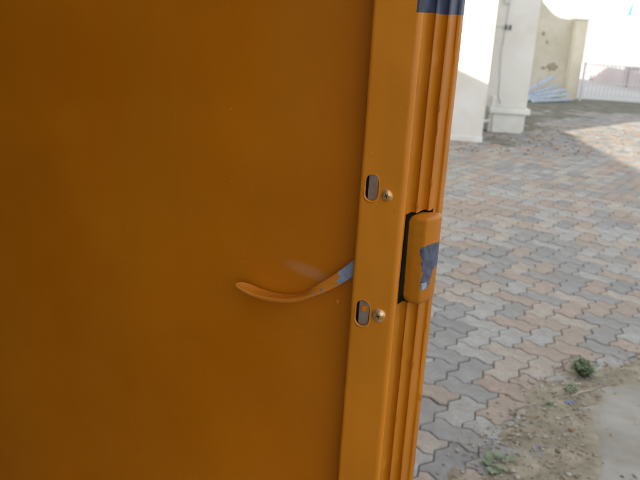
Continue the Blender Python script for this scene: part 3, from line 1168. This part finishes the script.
for k in range(34):
    blob(random.gauss(-0.17, 0.085), zl(random.gauss(1190, 70)), random.choice([0.25, 0.3, 0.35, 0.45, 0.6]) * mm)
def lump(x, y, zz, r, sz=1.0):
    bm = bmesh.new()
    bmesh.ops.create_uvsphere(bm, u_segments=12, v_segments=8, radius=1)
    for v in bm.verts:
        v.co = Vector((x * mm + v.co.x * r * mm, y * mm + v.co.y * r * mm * 0.35, zl(zz) + v.co.z * r * mm * sz))
    obj('paint_drip', bm, M['orange_flange' if y < 1 else 'orange_edge'], door, smooth=60)
for a in ((-36.5, 0.1, 1261, 1.4, 1.3), (-33, 0.1, 1292, 0.9, 1.0), (-38.3, 0.3, 1168, 1.2, 1.0), (-22, 0.1, 1106, 0.7, 1.2), (-12, 0.1, 1330, 0.7, 1.0), (-18, 0.1, 1060, 0.6, 1.2), (-8, 0.1, 1248, 0.8, 1.6), (-24.5, 0.1, 1250, 0.8, 1.4)):
    lump(*a)
for a in ((5.9, 13.8, 1251, 1.6, 1.6), (12.0, 28.2, 1268, 1.3, 2.6), (12.0, 28.2, 1102, 1.5, 3.2), (5.9, 13.8, 1118, 1.1, 3.0), (5.9, 13.8, 1052, 1.3, 3.0), (12.0, 28.2, 1330, 1.2, 3.2), (16.4, 49, 1060, 1.5, 3.0)):
    lump(*a)
# ------------------------------------------------------------------ weeds and litter
def leaf(bm, base, d, L, W, droop, mi):
    d = d.normalized()
    s = d.cross(Vector((0, 0, 1)))
    s = s.normalized() if s.length > 1e-3 else Vector((1, 0, 0))
    pts = []
    for k in range(4):
        f = k / 3
        p = base + d * L * f + Vector((0, 0, -droop * L * f * f))
        wd = W * (0.35, 1.0, 0.75, 0.06)[k]
        pts.append((bm.verts.new(p - s * wd + Vector((0, 0, 0.15 * wd))), bm.verts.new(p), bm.verts.new(p + s * wd + Vector((0, 0, 0.15 * wd)))))
    for a, b in zip(pts, pts[1:]):
        for q in range(2):
            f = bm.faces.new((a[q], a[q + 1], b[q + 1], b[q]))
            f.material_index = mi
            f.smooth = True

def weed(x, y, h, rad, n, L, W, label, group, rosette=False, m='leaf'):
    z = max(0.0, dirt_z(x, y), slab_z(x, y))
    root = thing('weed', label, 'weed', (x, y, z - 0.004), random.uniform(0, 6), group)
    bf, bs = bmesh.new(), bmesh.new()
    for k in range(n):
        a = random.uniform(0, 6.28)
        if rosette:
            el = random.uniform(0.15, 0.8)
            d = Vector((math.cos(a) * math.cos(el), math.sin(a) * math.cos(el), math.sin(el)))
            leaf(bf, d * rad * 0.3 * random.random() + Vector((random.gauss(0, rad * .5), random.gauss(0, rad * .5), 0.006)), d, L * random.uniform(0.6, 1.2), W * random.uniform(0.7, 1.2), 0.4, random.randint(0, 1))
        else:
            r0 = random.uniform(0, rad * 0.9)
            hh = h * random.uniform(0.35, 1.0) * (1 - 0.45 * r0 / rad)
            tip = Vector((math.cos(a) * r0, math.sin(a) * r0, hh))
            tube(bs, [(tip.x * 0.1, tip.y * 0.1, 0), (tip.x * 0.55, tip.y * 0.55, hh * 0.55), tuple(tip)], 0.0011, 4, caps=False)
            for q in range(7):
                f = random.uniform(0.25, 1.0)
                b = Vector((tip.x * f, tip.y * f, hh * f))
                e = random.uniform(0, 6.28)
                leaf(bf, b, Vector((math.cos(e), math.sin(e), random.uniform(-0.1, 0.9))), L * random.uniform(0.5, 1.2), W * random.uniform(0.6, 1.3), 0.4, random.randint(0, 1))
    mats = [M[m], M['leaf2']]
    obj('foliage', bf, mats, root)
    if len(bs.verts):
        obj('stem', bs, M['leaf'], root)
    else:
        bs.free()
random.seed(21)
G = 'weeds growing in the sandy dirt'
weed(1.13, 2.86, 0.11, 0.078, 34, 0.028, 0.0068, 'bushy green weed, the tallest, growing between the pavers and the concrete patch', G)
weed(1.03, 2.71, 0.03, 0.05, 11, 0.018, 0.006, 'small sparse weed at the corner of the concrete patch', G, m='leaf2')
weed(0.62, 2.15, 0.02, 0.055, 18, 0.040, 0.013, 'low broad leaved weed at the bottom edge of the picture', G, rosette=True)
weed(0.92, 2.58, 0.02, 0.04, 6, 0.012, 0.004, 'tiny pale weed in the dirt beside the blue litter scrap', G, m='leaf2')
bm = bmesh.new()
tw = [(1.02, 2.655), (1.07, 2.690), (1.115, 2.705), (1.165, 2.745), (1.20, 2.752)]
tube(bm, [(x, y, max(0, dirt_z(x, y), slab_z(x, y)) + 0.004) for x, y in tw], [0.003, 0.0035, 0.003, 0.0025, 0.0012], 6)
tag(obj('twig', bm, M['stain'], smooth=60), 'thin grey brown twig lying along the edge of the concrete patch', 'twig')
sc = bmesh.new()
pts = [(0, 0), (0.02, 0.006), (0.034, 0.0), (0.030, 0.016), (0.012, 0.021), (-0.004, 0.014)]
vs = [sc.verts.new((x, y, 0.004 + 0.004 * math.sin(x * 160 + y * 90))) for x, y in pts]
ctr = sc.verts.new((0.016, 0.010, 0.011))
for k in range(6):
    sc.faces.new((vs[k], vs[(k + 1) % 6], ctr))
o = obj('litter_scrap', sc, M['scrap'], loc=(0.99, 2.60, 0.006))
sm = o.modifiers.new('thick', 'SOLIDIFY'); sm.thickness = 0.0006
tag(o, 'crumpled blue scrap of litter lying on the dirt beside the concrete patch', 'litter')
